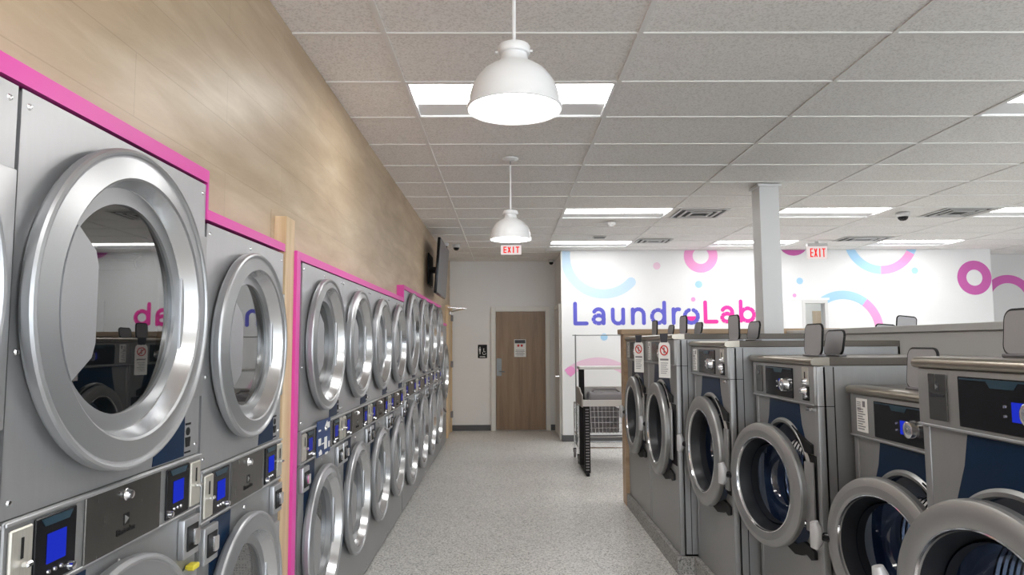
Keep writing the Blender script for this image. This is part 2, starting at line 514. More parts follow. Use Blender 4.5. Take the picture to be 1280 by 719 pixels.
# room glimpsed through the opening in the mural wall
struct(MB().box(4.3, 12.45, 0, 6.2, 12.5, CE).box(4.3, YM + .12, 0, 4.35, 12.45, CE).box(6.2, YM + .12, 0, 6.25, 12.5, CE).build('wall_office', 'white', smooth=False))
wf = MB()
wf.box(WX0 - .05, YM - .02, 0.9, WX0, YM + .13, WZ1 + .05, .003); wf.box(WX1, YM - .02, 0.9, WX1 + .05, YM + .13, WZ1 + .05, .003)
wf.box(WX0, YM - .02, WZ1, WX1, YM + .13, WZ1 + .05, .003); wf.box(WX0, YM - .02, 0.9, WX1, YM + .13, 0.95, .003)
wroot = struct(wf.build('window_1', 'trim'))
struct(MB().box(WX0 - .33, YM - .015, 0.0, WX0 - .05, YM, 2.2, .003).box(WX0 - .33, YM - .018, 2.2, WX1 + .08, YM, 2.235, .003).build('trim_6', 'white'))
MB().box(WX0, YM + .05, .95, WX1, YM + .056, WZ1).build('glass', 'clear', wroot, smooth=False)
od = thing('office_door', 'light wooden door leaf standing open behind the mural wall opening', 'door', (5.13, 11.42, 0), 0)
MB().box(0, 0, 0.01, .8, .04, 2.05, .003).build('panel', 'oak', od)
office_fill = thing('ceiling_light', 'added ceiling light, out of view, brightening the room behind the narrow mural wall opening', 'ceiling light', (5.1, 11.85, CE - .03), 0, 'ceiling light panels')  # added lamp, hidden above the opening, to brighten the office
MB().box(-.3, -.15, 0, .3, .15, .02, .004).build('diffuser', 'light', office_fill)
struct(MB().box(4.3, YM + .12, CE, 6.25, 12.5, CE + .004).build('ceiling_office', 'tile', smooth=False))

# ------------------------------------------------------------------ doors of the room
d1 = struct(MB().box(-0.185, YB - .03, 0.012, 0.695, YB - .002, 2.10, .002).build('door_1', 'doorwood'))
f = MB()
f.box(-0.27, YB - .05, 0, -0.19, YB, 2.19, .004); f.box(0.70, YB - .05, 0, 0.78, YB, 2.19, .004); f.box(-0.19, YB - .05, 2.105, 0.70, YB, 2.19, .004)
f.build('door_frame', 'frame', d1)
MB().box(-.175, YB - .034, 0.96, -.085, YB - .0305, 1.27, .001).build('push_plate', 'plate', d1)
hb = MB().tube([(-.13, YB - .034, 1.04), (-.13, YB - .075, 1.04)], .012).tube([(-.13, YB - .075, 1.04), (-.03, YB - .075, 1.035)], .011)
hb.build('handle', 'plate', d1)
s = thing('door_notice', 'white paper notice with a dark heading taped to the brown door', 'notice', (0.245, YB - .031, 1.45), 0)
MB().box(-.105, -.003, -.155, .105, 0, .155).build('sheet', 'paper', s, smooth=False)
MB().box(-.095, -.005, .085, .095, -.0031, .145).build('heading', 'ink', s, smooth=False)
tm = MB()
for k, wd in enumerate((.15, .17, .13, .16, .12)): tm.box(-wd / 2, -.005, -.04 - k * .022, wd / 2, -.0031, -.032 - k * .022)
tm.build('lettering', 'greyplas', s, smooth=False)
rm = MB().prism(rrect(.04, .04, .012), yfront(-.03, -.0031, .045), .002).prism(rrect(.04, .04, .012), yfront(.03, -.0031, .045), .002)
rm.build('red_mark', 'redink', s, smooth=False)

s = thing('restroom_sign', 'black restroom sign with white figures on the grey wall', 'sign', (-0.425, YB - .001, 1.395), 0)
MB().prism(rrect(.165, .24, .01), yfront(0, 0, 0), .006).build('plate', 'matt', s, smooth=False)
fg = MB()
def fig(cx):
    fg.lathe([(0, .0075), (.010, .0075), (.010, .006)], yfront(cx, 0, .072), 14)
    fg.prism([(cx - .016, .055), (cx + .016, .055), (cx + .012, .0), (cx - .012, .0)], yfront(0, -.006, 0), .0015)
    fg.prism([(cx - .010, .0), (cx - .002, .0), (cx - .002, -.05), (cx - .008, -.05)], yfront(0, -.006, 0), .0015)
    fg.prism([(cx + .002, .0), (cx + .010, .0), (cx + .008, -.05), (cx + .002, -.05)], yfront(0, -.006, 0), .0015)
fig(-.045)
fg.prism([(c * .032 + .03, sn * .032 - .03) for c, sn in [(math.cos(a), math.sin(a)) for a in [2.4 + i * 3.8 / 10 for i in range(11)]]] + [(c * .024 + .03, sn * .024 - .03) for c, sn in [(math.cos(a), math.sin(a)) for a in [6.2 - i * 3.8 / 10 for i in range(11)]]], yfront(0, -.006, 0), .0015)
fg.lathe([(0, .0075), (.009, .0075), (.009, .006)], yfront(.022, 0, .045), 14)
fg.prism([(.016, .033), (.026, .033), (.03, .0), (.052, -.004), (.052, -.012), (.018, -.008)], yfront(0, -.006, 0), .0015)
fg.box(-.05, -.0075, -.1, .05, -.006, -.088)
fg.build('pictogram', 'plastic', s, smooth=False)

d2 = struct(MB().box(XL, 11.45, 0.012, XL + .035, 12.12, 2.10, .002).build('door_2', 'oak'))
f = MB()
f.box(XL, 11.36, 0, XL + .055, 11.445, 2.18, .003); f.box(XL, 12.125, 0, XL + .055, 12.21, 2.18, .003); f.box(XL, 11.445, 2.105, XL + .055, 12.125, 2.18, .003)
f.build('door_frame', 'oak', d2)
for z in (.25, 1.12, 1.93):
    MB().box(XL + .035, 12.09, z, XL + .075, 12.16, z + .11, .004).build('hinge', 'greyplas', d2)
MB().box(XL + .036, 11.55, 2.02, XL + .09, 11.8, 2.08, .006).tube([(XL + .09, 11.68, 2.08), (XL + .34, 11.4, 2.115), (XL + .05, 11.25, 2.13)], .009).build('door_closer', 'chrome', d2)

d3 = struct(MB().box(0.855, 11.1, 0.012, 0.884, 12.0, 2.10, .002).build('door_3', 'grey'))
f = MB()
f.box(0.845, 11.02, 0, 0.884, 11.095, 2.17, .003); f.box(0.845, 12.005, 0, 0.884, 12.08, 2.17, .003); f.box(0.845, 11.095, 2.105, 0.884, 12.005, 2.17, .003)
f.build('door_frame', 'frame', d3)
MB().tube([(.855, 11.2, 1.0), (.80, 11.2, 1.0), (.80, 11.32, 1.0)], .011).build('handle', 'chrome', d3)

# ------------------------------------------------------------------ mural: rings, dots, lettering
ZT = CE - .004
def flat(name, outline_list, mat, y=YM, parent=None, d=.003):
    mb = MB()
    for pts in outline_list:
        mb.prism(pts, yfront(0, y - .0005, 0), d)
    return mb.build(name, mat, parent, smooth=False)

def ringstrip(mb, cx, cz, ro, ri, a0, a1, y=YM, n=40, cap0=False, cap1=False, d=.003):
    def cl(z): return min(z, ZT)
    for k in range(n):
        t0, t1 = a0 + (a1 - a0) * k / n, a0 + (a1 - a0) * (k + 1) / n
        q = [(cx + r * math.cos(t), cz + r * math.sin(t)) for r, t in ((ri, t0), (ro, t0), (ro, t1), (ri, t1))]
        if min(z for _, z in q) > ZT - .002: continue
        q = [(x, cl(z)) for x, z in q]
        mb.prism(q, yfront(0, y - .0005, 0), d)
    rm_, rr_ = (ro + ri) / 2, (ro - ri) / 2
    for c, t in ((cap0, a0), (cap1, a1)):
        if c:
            mb.prism([(cx + rm_ * math.cos(t) + rr_ * math.cos(u * 2 * PI / 24), cz + rm_ * math.sin(t) + rr_ * math.sin(u * 2 * PI / 24)) for u in range(24)], yfront(0, y - .0005, 0), d - .0003)
R_ = math.radians
def painted(name, label, mat, args, cat='painted ring', group=None, **kw):
    mb = MB(); ringstrip(mb, *args, **kw)
    return tag(mb.build(name, mat, smooth=False), label, cat, group)
painted('painted_ring', 'pale blue open ring painted above the blue half of the lettering', 'pblue', (1.555, 2.922, .683, .533, R_(172), R_(316)), cap1=True)
painted('painted_ring', 'small thick pink ring cut by the ceiling above the pink lettering', 'mpink', (3.116, 2.916, .27, .13, 0, 2 * PI))
painted('painted_ring', 'magenta ring slice against the ceiling beside the column', 'magenta', (4.61, 3.17, .255, .12, R_(180), R_(360)))
o = thing('painted_ring', 'half light blue half pink ring hanging from the ceiling line', 'painted ring', (0, 0, 0))
mb = MB(); ringstrip(mb, 6.02, 3.21, .60, .465, R_(180), R_(268)); mb.build('blue_half', 'lblue', o, smooth=False)
mb = MB(); ringstrip(mb, 6.02, 3.21, .60, .465, R_(268), R_(332)); mb.build('pink_half', 'mpink', o, smooth=False)
mb = MB(); ringstrip(mb, 6.02, 3.21, .60, .465, R_(332), R_(360)); mb.build('blue_tip', 'lblue', o, smooth=False)
o = thing('painted_ring', 'blue and pink painted arc rising beside the narrow opening', 'painted ring', (0, 0, 0))
mb = MB(); ringstrip(mb, 5.371, 1.717, .632, .497, R_(52), R_(124)); mb.build('blue_half', 'lblue', o, smooth=False)
mb = MB(); ringstrip(mb, 5.371, 1.717, .632, .497, R_(-20), R_(52)); mb.build('pink_half', 'mpink', o, smooth=False)
painted('painted_ring', 'whole magenta ring near the far end of the mural wall', 'magenta', (7.50, 2.548, .275, .13, 0, 2 * PI))
painted('painted_ring', 'magenta arc on the grey wall past the mural', 'magenta', (8.53, 2.205, .45, .31, R_(20), R_(160)), y=11.56)
o = thing('painted_ring', 'pale pink arc with a darker pink tip behind the folding table', 'painted ring', (0, 0, 0))
mb = MB(); ringstrip(mb, 1.441, .507, .80, .66, R_(20), R_(126)); mb.build('pale_arc', 'ppink', o, smooth=False)
mb = MB(); ringstrip(mb, 1.441, .507, .802, .658, R_(126), R_(131), cap0=True, d=.0045); mb.build('dark_tip', 'mpink', o, smooth=False)
for x, z, r, mt, lab in [(2.409, 2.758, .058, 'ppink', 'pale pink dot high on the wall between the two upper rings'),
                         (3.072, 2.459, .058, 'lblue', 'light blue dot under the small thick pink ring'),
                         (2.979, 2.22, .036, 'mpink', 'tiny pink dot just above the letter o'),
                         (1.549, 1.629, .056, 'lblue', 'light blue dot under the lettering at the hanger bar'),
                         (4.69, 2.507, .052, 'lblue', 'light blue dot beside the column under the exit sign'),
                         (4.598, 2.276, .03, 'mpink', 'tiny pink dot above the white door trim'),
                         (6.546, 2.665, .052, 'lblue', 'light blue dot below the blue tipped ring')]:
    tag(flat('painted_dot', [[(x + r * math.cos(2 * PI * k / 28), z + r * math.sin(2 * PI * k / 28)) for k in range(28)]], mt), lab, 'painted dot')

lt = thing('wall_lettering', 'large rounded blue and pink word painted on the white mural wall', 'lettering', (0, YM, 0))
US = 0.003178
def LX(c): return 1.06 + (c - 104) * US
def LZ(c): return 1.814 + (427 - c) * US
def stroke(mb, pts, hw=9.5, lift=0.0):
    """round ended brush stroke along pts given in lettering units"""
    n = 14
    for k, (a, b) in enumerate(zip(pts, pts[1:])):
        dx, dz = b[0] - a[0], b[1] - a[1]
        L = math.hypot(dx, dz)
        nx, nz = -dz / L * hw, dx / L * hw
        dd = .003 + (k % 3) * .0002 + lift
        q = [(a[0] + nx, a[1] + nz), (b[0] + nx, b[1] + nz), (b[0] - nx, b[1] - nz), (a[0] - nx, a[1] - nz)]
        mb.prism([(LX(x), LZ(z)) for x, z in q], yfront(0, -.0005, 0), dd)
    for k, a in enumerate(pts):
        if 0 < k < len(pts) - 1 and len(pts) > 6 and k % 2: continue
        if k and math.hypot(a[0] - pts[0][0], a[1] - pts[0][1]) < 1e-3: continue
        mb.prism([(LX(a[0] + hw * math.cos(2 * PI * u / n)), LZ(a[1] + hw * math.sin(2 * PI * u / n))) for u in range(n)], yfront(0, -.0005, 0), .0026 + lift + k * .000013)
def earc(cx, cy, rx, ry, a0, a1, n=16):
    return [(cx + rx * math.cos(R_(a0 + (a1 - a0) * i / n)), cy - ry * math.sin(R_(a0 + (a1 - a0) * i / n))) for i in range(n + 1)]
letters = []
def letter(mat, *strokes):
    mb = MB()
    for n_s, st in enumerate(strokes): stroke(mb, st, lift=n_s * .0009)
    mb.build('letter', mat, lt, smooth=False)
letter('lblue2', [(115, 318), (115, 417)], [(115, 417), (172, 417)])
letter('lblue2', earc(232, 372, 25, 26, 150, 0) + [(257, 417)], earc(232, 397, 26, 20, 0, 360))
letter('lblue2', [(303, 348)] + earc(329, 392, 26, 26, 180, 360) + [(355, 348)], [(355, 392), (355, 417)])
letter('lblue2', [(403, 417), (403, 348)], [(403, 380)] + earc(431, 375, 27, 28, 175, 0) + [(458, 417)])
letter('lblue2', earc(530, 384, 31, 33, 0, 360), [(561, 315), (561, 417)])
letter('lblue2', [(607, 417), (607, 348)], [(607, 378)] + earc(630, 374, 22, 26, 170, 75))
letter('lblue2', earc(696, 384, 33, 33, 110, 430, 24))
mb = MB()
mb.prism([(LX(x), LZ(z)) for x, z in earc(696, 384, 23, 23, 180, 360)], yfront(0, -.0005, 0), .0035)
mb.build('pink_fill', 'lpink', lt, smooth=False)
letter('lpink', [(767, 314), (767, 411)], [(767, 411), (822, 411)])
letter('lpink', earc(876, 366, 26, 26, 150, 0) + [(902, 411)], earc(876, 391, 26, 20, 0, 360))
letter('lpink', [(945, 310), (945, 407)], earc(979, 377, 32, 32, 0, 360))

# ------------------------------------------------------------------ column
col = struct(MB().box(2.36, 6.27, 0, 2.54, 6.47, CE).box(2.34, 6.25, CE - .03, 2.56, 6.49, CE - .002, .004).build('column', 'post'))

# ------------------------------------------------------------------ stacked dryers
TXT = {}
def text_mesh(body, size, depth=.001):
    cu = bpy.data.curves.new('txt', 'FONT'); cu.body = body; cu.size = size; cu.extrude = depth; cu.align_x = 'CENTER'
    ob = bpy.data.objects.new('txt', cu); C.objects.link(ob)
    dg = bpy.context.evaluated_depsgraph_get()
    me = bpy.data.meshes.new_from_object(ob.evaluated_get(dg))
    bpy.data.objects.remove(ob)
    return me
def text_obj(name, body, size, mat, parent, loc, rot=(PI / 2, 0, 0), depth=.001):
    key = (body, size, mat)
    if key not in TXT:
        me = text_mesh(body, size, depth); me.materials.clear(); me.materials.append(M[mat]); TXT[key] = me
    o = bpy.data.objects.new(name, TXT[key]); C.objects.link(o)
    o.parent = parent; o.location = loc; o.rotation_euler = rot
    return o

def door_ring_profile(R, q=.82, dp=.006):
    """(radius, how far out of the panel) of the big dryer door ring, from the back rim over the face into the bevel"""
    return [(R * .66, .004), (R - .022, .004), (R - .020, .014), (R - .002, .016), (R, .022), (R, .038), (R - .003, .044), (R - .009, .047),
            (R - .014, .045), (R - .017, .040), (R - .021, .039), (R * q, .050), (R * (q - .015), .046), (R * (.765 + (q - .82) * .25), dp), (R * .75, dp - .008), (R * .735, dp - .006), (R * .72, dp - .014), (R * .66, dp - .014), (R * .66, .004)]

def dryer_door(parent, R, cx, cz, q, dp):
    m = yfront(cx, 0, cz)
    face = door_ring_profile(R, q, dp)
    d = MB().lathe(face[:13], m, 72).lathe(face[17:], m, 72).build('door', 'ring', parent, angle=14)
    MB().lathe(face[12:18], m, 72).build('bevel', 'inner', d, angle=14)
    MB().lathe([(0, dp - .010), (R * .722, dp - .010)], m, 48).build('glass', 'dglass', d, smooth=False)
    # pull plate reaching from the ring over the glass
    a0, a1 = R_(180 - 31), R_(180 + 31)
    out = arc_pts(0, 0, R * (q - .008), a0, a1, 14)
    inn = [(-R * .53, -R * .30), (-R * .50, -R * .22), (-R * .50, R * .22), (-R * .53, R * .30)]
    MB().prism(out + inn, yfront(cx, -.030, cz), .022).build('pull_plate', 'ring', d)
    return d

def dryer(label, y0, y1, H, R, zu, zl, band, single=False, sticker=False, yc_off=0.0, logo=True):
    W = y1 - y0 - .006
    t = thing('stacked_dryer', label, 'dryer', (-0.95, (y0 + y1) / 2, 0), PI / 2, 'tumble dryers along the wood wall')
    x0, x1 = -W / 2, W / 2
    D = 1.05
    b = MB()
    b.box(x0, .02, 0.0, x0 + .012, D, H); b.box(x1 - .012, .02, 0.0, x1, D, H); b.box(x0, D - .01, 0, x1, D, H)
    b.box(x0, .02, H - .01, x1, D, H); b.box(x0, .02, 0, x1, D, .02)
    b.build('cabinet', 'sheet', t, smooth=False)
    bz0, bz1 = band
    pans = []
    if single:
        segs_ = [(zu, .45, H)]
        fp = MB().box(x0, 0, .02, x1, .02, .44, .003).build('lower_panel', 'sheet', t)
        MB().tube([(x0 + .12, -.02, .60), (x0 + .45, -.035, .52)], .014).build('latch', 'black', t)
    else:
        segs_ = [(zu, bz1 + .002, H), (zl, .02, bz0 - .002)]
    for k, (zc, za, zb) in enumerate(segs_):
        pn = MB().holed(x0, x1, za, zb, yc_off, zc, R * .74, 0, .03).box(x0, .001, za, x0 + .004, .02, zb).box(x1 - .004, .001, za, x1, .02, zb)
        pn.box(x0, .001, zb - .004, x1, .02, zb)
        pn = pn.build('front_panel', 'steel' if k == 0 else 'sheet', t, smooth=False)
        sc = MB()
        for sx in (x0 + .022, x1 - .022):
            for sz in (za + .03, (za + zb) / 2 - .1, zb - .03):
                sc.lathe([(0, .004), (.005, .003), (.007, 0)], yfront(sx, 0, sz), 10)
        sc.lathe([(0, .004), (.005, .003), (.007, 0)], yfront(0, 0, zb - .03), 10)
        sc.build('screw', 'chrome', pn)
        # blue accent running out from behind the door
        if not single:
            if k == 0:
                q = [(.14, za + .004), (.32, za + .004), (.32, zc - R * .35), (.20, zc - R * .35)]
            else:
                q = [(-.32, zb - .006), (-.14, zb - .006), (-.18, zc), (-.32, zc - .22)]
            s_ = W / .835
            MB().prism([(u * s_, v) for u, v in q], yfront(0, 0, 0), .0022).build('blue_accent', 'navy', t, smooth=False)
        dryer_door(t, R, yc_off, zc, .82 if y0 < 3 else .865, .006 if y0 < 3 else -.012)
        # hinge cover between the ring and the cabinet edge
        MB().box(yc_off + R * .72, -.012, zc - .235 * R / .37, min(x1 - .006, yc_off + R + .06), 0, zc + .235 * R / .37, .004, 2).build('hinge_cover', 'steel', t)
        # drum
        dm = MB().lathe([(R * .74, -.035), (R * .80, -.05), (R * .86, -.08), (R * .86, -.75), (0, -.75)], yfront(yc_off, 0, zc), 40)
        dr = dm.build('drum', 'drumshade' if k == 0 else 'drum', t)
        vn = MB()
        for a in (.5, 2.6, 4.7):
            mm = yfront(yc_off, 0, zc) @ Matrix.Rotation(a, 4, 'Z') @ Matrix.Translation((R * .80, 0, -.41))
            vn.obox(mm, R * .12, .03, .60, .004)
        vn.build('drum_vane', 'sheet', dr)
    if single:
        return t
    # ---- control band
    h = bz1 - bz0
    bd = MB().box(x0, -.008, bz0, x1, .02, bz1, .003).build('control_band', 'sheet', t)
    MB().box(x0, -.014, bz1 - .010, x1, -.008, bz1 - .001, .002).box(x0, -.012, bz0 + .001, x1, -.008, bz0 + .008, .002).build('edge_strip', 'steel', bd)
    zc = (bz0 + bz1) / 2
    sw = W / .835
    for side in (-1, 1):
        cxn = side * .375 * sw
        cp = MB().box(cxn - .032, -.016, bz0 + .016, cxn + .032, -.008, bz1 - .018, .003).build('coin_plate', 'coin', bd)
        MB().box(cxn - .003, -.018, zc + .005, cxn + .003, -.0161, zc + .045).build('coin_slot', 'matt', cp, smooth=False)
        MB().box(cxn - .004, -.032, zc - .012, cxn + .014, -.0161, zc - .001, .003).build('coin_button', 'chrome', cp)
        dx = side * .268 * sw
        dp = MB().box(dx - .066, -.014, bz0 + .012, dx + .066, -.008, bz1 - .014, .002).build('display', 'black', bd)
        MB().prism([(dx - .05, bz1 - .018), (dx + .05, bz1 - .018), (dx + .038, bz1 - .034), (dx - .038, bz1 - .034)], yfront(0, -.014, 0), .002).build('menu_shape', 'teal', dp, smooth=False)
        MB().box(dx - .03, -.0155, zc - .03, dx + .03, -.0141, zc + .03).build('screen', 'lcd' if y0 < 3 else 'lcd_dim', dp, smooth=False)
        bt = MB()
        for k in range(3): bt.lathe([(0, .003), (.004, .003), (.005, 0)], yfront(dx - .022 + k * .02, -.014, bz0 + .035), 10)
        bt.build('button', 'chrome', dp)
        MB().lathe([(0, .011), (.008, .010), (.010, 0)], yfront(dx + .048 * (1 if side < 0 else -1), -.014, bz0 + .026), 14).build('start_knob', 'chrome', dp)
        # coin return just under the band
        rx = side * .352 * sw
        cr = MB().box(rx - .05, -.02, bz0 - .125, rx + .05, 0, bz0 - .012, .004, 2).build('coin_return', 'steel', t)
        MB().box(rx - .034, -.024, bz0 - .105, rx + .034, -.0201, bz0 - .034, .001).build('return_pocket', 'matt', cr, smooth=False)
        MB().prism(rrect(.034, .046, .008), yfront(rx + .002, -.024, bz0 - .068), .012).build('return_flap', 'chrome', cr)
    cpn = MB().box(-.168 * sw, -.013, bz0 + .006, .168 * sw, -.008, bz1 - .008, .002).build('centre_panel', 'darkplate', bd)
    MB().lathe([(0, .014), (.010, .013), (.012, .003), (.015, 0)], yfront(0, -.013, bz1 - .035), 16).build('lock', 'chrome', cpn)
    if logo:
        em = MB().prism([(-.012, -.014), (.012, -.014), (.012, .014), (-.012, .014)], yfront(0, -.013, zc - .012), .001)
        em.build('emblem', 'matt', cpn, smooth=False)
        MB().prism([(-.008, -.010), (.009, .0), (-.008, .010)], yfront(0, -.0141, zc - .012), .001).build('emblem_mark', 'sheet2', cpn, smooth=False)
        text_obj('lettering', 'Electrolux', .020, 'matt', cpn, (0, -.014, zc - .045))
    # small printed symbol on the upper front panel
    pg = MB()
    px = .345 * sw
    pg.lathe([(0, .002), (.012, .002), (.012, 0)], yfront(px, 0, bz1 + .075), 14)
    pg.prism([(px - .016, bz1 + .058), (px + .016, bz1 + .058), (px + .012, bz1 + .03), (px - .012, bz1 + .03)], yfront(0, 0, 0), .002)
    pg.box(px - .016, -.002, bz1 + .094, px + .016, 0, bz1 + .10)
    pg.box(px - .018, -.002, bz1 + .012, px + .018, 0, bz1 + .017)
    pg.build('printed_symbol', 'matt', t, smooth=False)
    if logo and y0 == 1.32:
        MB().box(.345, -.03, zl + R * .62, .385, -.002, zl + R * .62 + .016, .003).build('release_tab', 'yellow', t)['label'] = 'yellow plastic tab'
    if sticker:
        st = MB().box(-.15, -.018, bz0 - .004, .10, -.0141, bz1 + .014).build('instruction_sticker', plain('sticker_blue', (.02, .05, .16), .5), t, smooth=False)
        st['label'] = 'dark blue sticker with white drawings'
        wm = MB()
        for (a, b_, c_, d_) in ((-.13, .12, -.09, .128), (-.13, .05, -.085, .085), (-.07, .05, -.02, .055), (-.02, .02, .03, .08), (.0, -.01, .05, .0), (.06, .02, .085, .05), (-.12, .01, -.08, .02), (.02, .12, .08, .15)):
            wm.box(a, -.0195, bz0 + b_, c_, -.0181, bz0 + d_)
        wm.prism(arc_pts(-.09, bz0 + .002, .026, 0, PI, 10), yfront(0, -.0181, 0), .0015)
        wm.prism([(-.02, bz0 + .13), (.03, bz0 + .16), (.035, bz0 + .15), (-.01, bz0 + .12)], yfront(0, -.0181, 0), .0015)
        wm.build('pattern', 'paper', st, smooth=False)
    return t

dryer('grey stacked tumble dryer cut off by the frame edge, ahead of all others', .475, 1.315, 2.045, .39, 1.63, .635, (1.045, 1.208), yc_off=-.03)
dryer('tall stacked dryer whose large upper glass mirrors the pink letters', 1.32, 2.155, 2.045, .39, 1.63, .635, (1.045, 1.208), yc_off=-.03)
dryer('shorter stacked dryer between the tall dryer and the bare oak strip', 2.165, 2.92, 1.925, .333, 1.54, .605, (.985, 1.15), yc_off=-.02)
for k, lb in enumerate(['stacked dryer beside the pink post, with a blue sticker on its controls', 'second stacked dryer after the pink post',
                        'third stacked dryer after the pink post', 'fourth stacked dryer after the pink post, just before the pink border steps up']):
    dryer(lb, 3.19 + k * .79, 3.19 + (k + 1) * .79, 1.92, .337, 1.54, .592, (.985, 1.142), sticker=(k == 0), yc_off=-.015)
for k, lb in enumerate(['first taller dryer where the pink border steps up', 'second taller dryer past the pink step',
                        'third taller dryer past the pink step, before the television', 'last taller dryer, below the wall television']):
    dryer(lb, 6.37 + k * .90, 6.37 + (k + 1) * .90, 2.04, .405, 1.635, .58, (1.03, 1.19), logo=False)
dryer('single low dryer at the very end beside the wood framed door', 9.99, 10.92, 1.81, .41, 1.12, 0, (0, 0), single=True)

# ------------------------------------------------------------------ washers
PL = 0.115
def washer(label, yf, yn, X, Htop, R, zc, D=.98, ajar=0.0, sticker=False, tag_sign=False, bright=True, lidh=.15, coin=True, lids=((.30, .2), (.42, .2)), logo=False, kshift=0.0):
    W = yf - yn - .008
    t = thing('front_load_washer', label, 'washing machine', (X, (yf + yn) / 2, 0), -PI / 2, 'front loading washers on the concrete plinth')
    x0, x1 = -W / 2, W / 2
    zs = Htop - .215
    b = MB()
    b.box(x0, .03, PL, x0 + .012, D, Htop - .035); b.box(x1 - .012, .03, PL, x1, D, Htop - .035)
    b.box(x0, D - .012, PL, x1, D, Htop - .035); b.box(x0, .03, PL, x1, D, PL + .012)
    # edge posts at the front corners
    b.box(x0, 0.0, PL, x0 + .035, .045, Htop - .035, .006, 2); b.box(x1 - .035, 0.0, PL, x1, .045, Htop - .035, .006, 2)
    cab = b.build('cabinet', 'sheet', t)
    se = MB().box(x1 - .001, .075, PL + .01, x1 + .002, .079, Htop - .04).box(x1 - .001, .0, zs - .003, x1 + .002, .075, zs)
    se.build('seam', 'matt', cab, smooth=False)
    # front panel under the controls, with the round opening
    cxp = 0.0
    Ro = R * 1.03
    fp = MB().holed(x0 + .03, x1 - .03, PL + .004, zs - .004, cxp, zc, Ro, .004, .035).build('front_panel', 'sheet2', t, smooth=False)
    MB().lathe([(Ro - .012, -.01), (Ro - .008, .010), (Ro + .004, .012), (Ro + .014, .002), (Ro + .014, -.004)], yfront(cxp, 0, zc), 64, R_(20), R_(160)).build('opening_rim', 'ring2', fp)
    # blue area between the controls and the opening
    bw = W * .235
    q = [(cxp - bw, zs - .008), (cxp + bw, zs - .008), (cxp + bw * 1.10, zs - .10), (cxp + bw * 1.45, zc + math.sqrt(max(0, (Ro + .014) ** 2 - (bw * 1.45) ** 2)))]
    arc = [(cxp + (Ro + .014) * math.cos(a), zc + (Ro + .014) * math.sin(a)) for a in [math.acos(min(1, bw * 1.45 / (Ro + .014))) + (PI - 2 * math.acos(min(1, bw * 1.45 / (Ro + .014)))) * k / 16 for k in range(1, 16)]]
    q += arc + [(cxp - bw * 1.45, zc + math.sqrt(max(0, (Ro + .014) ** 2 - (bw * 1.45) ** 2))), (cxp - bw * 1.10, zs - .10)]
    MB().prism(q, yfront(0, .004, 0), .003).build('blue_panel', 'navy', t, smooth=False)
    # dark recess, seal and drum
    rc = MB().lathe([(Ro, -.004), (Ro - .01, -.04), (R * .80, -.07), (R * .72, -.075)], yfront(cxp, 0, zc), 56).build('seal', 'seal', t)
    dr = MB().lathe([(R * .74, -.08), (R * .76, -.10), (R * .95, -.14), (R * .95, -.62), (R * .2, -.64), (0, -.62)], yfront(cxp, 0, zc), 48).build('drum', 'wdrum', t)
    ri = MB()
    for k in range(5):
        rr = R * .72
        ri.lathe([(rr, -.082 - k * .02), (rr + .006, -.088 - k * .02), (rr, -.094 - k * .02)], yfront(cxp, 0, zc), 48)
    ri.build('drum_lip', 'chrome', dr)
    # hinge side: black sheet standing in for the shade of the slot
    hx = cxp + R * .86
    MB().box(hx - .02, .0, zc - R * .62, x1 - .040, .0045, zc + R * .62, .0008).build('hinge_slot_shade', 'matt', t)
    # ---- door, hung on the near side
    hl = (cxp + R + .012, -.016, zc)
    dm = Matrix.Translation((-(R + .012), 0, 0)) @ Matrix(((1, 0, 0, 0), (0, 0, -1, 0), (0, 1, 0, 0), (0, 0, 0, 1)))
    door = MB().lathe([(R * .70, -.012), (R - .006, .000), (R, .008), (R, .030), (R - .004, .040), (R - .012, .045), (R * .88, .052), (R * .80, .050), (R * .755, .044), (R * .74, .036), (R * .71, .006), (R * .70, -.012)], dm, 72)
    door = door.build('door', 'ring2', t, loc=hl, angle=20)
    door.rotation_euler = (0, 0, ajar)
    MB().lathe([(R * .765, .0462), (R * .752, .0475), (R * .742, .040)], dm, 72).build('bright_lip', 'chrome', door)
    MB().lathe([(R * .735, .034), (R * .70, .004), (R * .665, -.03), (R * .66, -.055), (R * .63, -.055), (R * .64, -.02)], dm, 56).build('inner_gasket', 'gasket', door)
    MB().lathe([(R * .655, -.02), (R * .645, -.06), (R * .60, -.125), (R * .52, -.15), (R * .3, -.158), (0, -.16)], dm, 56).build('glass_bowl', 'wglass', door)
    MB().box(-.03, -.008, -R * .52, .030, .006, R * .52, .004, 2).build('hinge_cover', 'sheet2', door)
    # pull handle on the far side: short stem with a flared grip
    hm = MB()
    hxx = -(2 * R + .012)
    hm.tube([(hxx - .036, -.072, .048), (hxx - .032, -.066, .022), (hxx - .030, -.063, -.008), (hxx - .032, -.066, -.038), (hxx - .036, -.072, -.062)], [.017, .024, .028, .025, .018], 12)
    hd = hm.build('handle', 'grip', door)
    MB().tube([(hxx + .022, -.030, -.01), (hxx + .002, -.040, -.01), (hxx - .022, -.056, -.010)], [.022, .019, .015], 12).build('handle_stem', 'black', hd)
    # black raised plates painting the dark gaps round the ring, hinge side
    wv = [(.0, -1.0), (.35, -1.05), (.6, -1.0), (.78, -.93), (.95, -.97), (1.06, -.93), (1.06, -.82), (.9, -.78), (.7, -.76), (.4, -.88), (.0, -.9)]
    MB().prism([(cxp + u * R, zc + v * R) for u, v in wv], yfront(0, .004, 0), .016).build('lower_notch_shade', 'matt', t, smooth=False)
    wv = [(.38, 1.0), (.62, .90), (.86, .82), (1.06, .78), (1.06, .64), (.80, .64), (.55, .80), (.36, .92)]
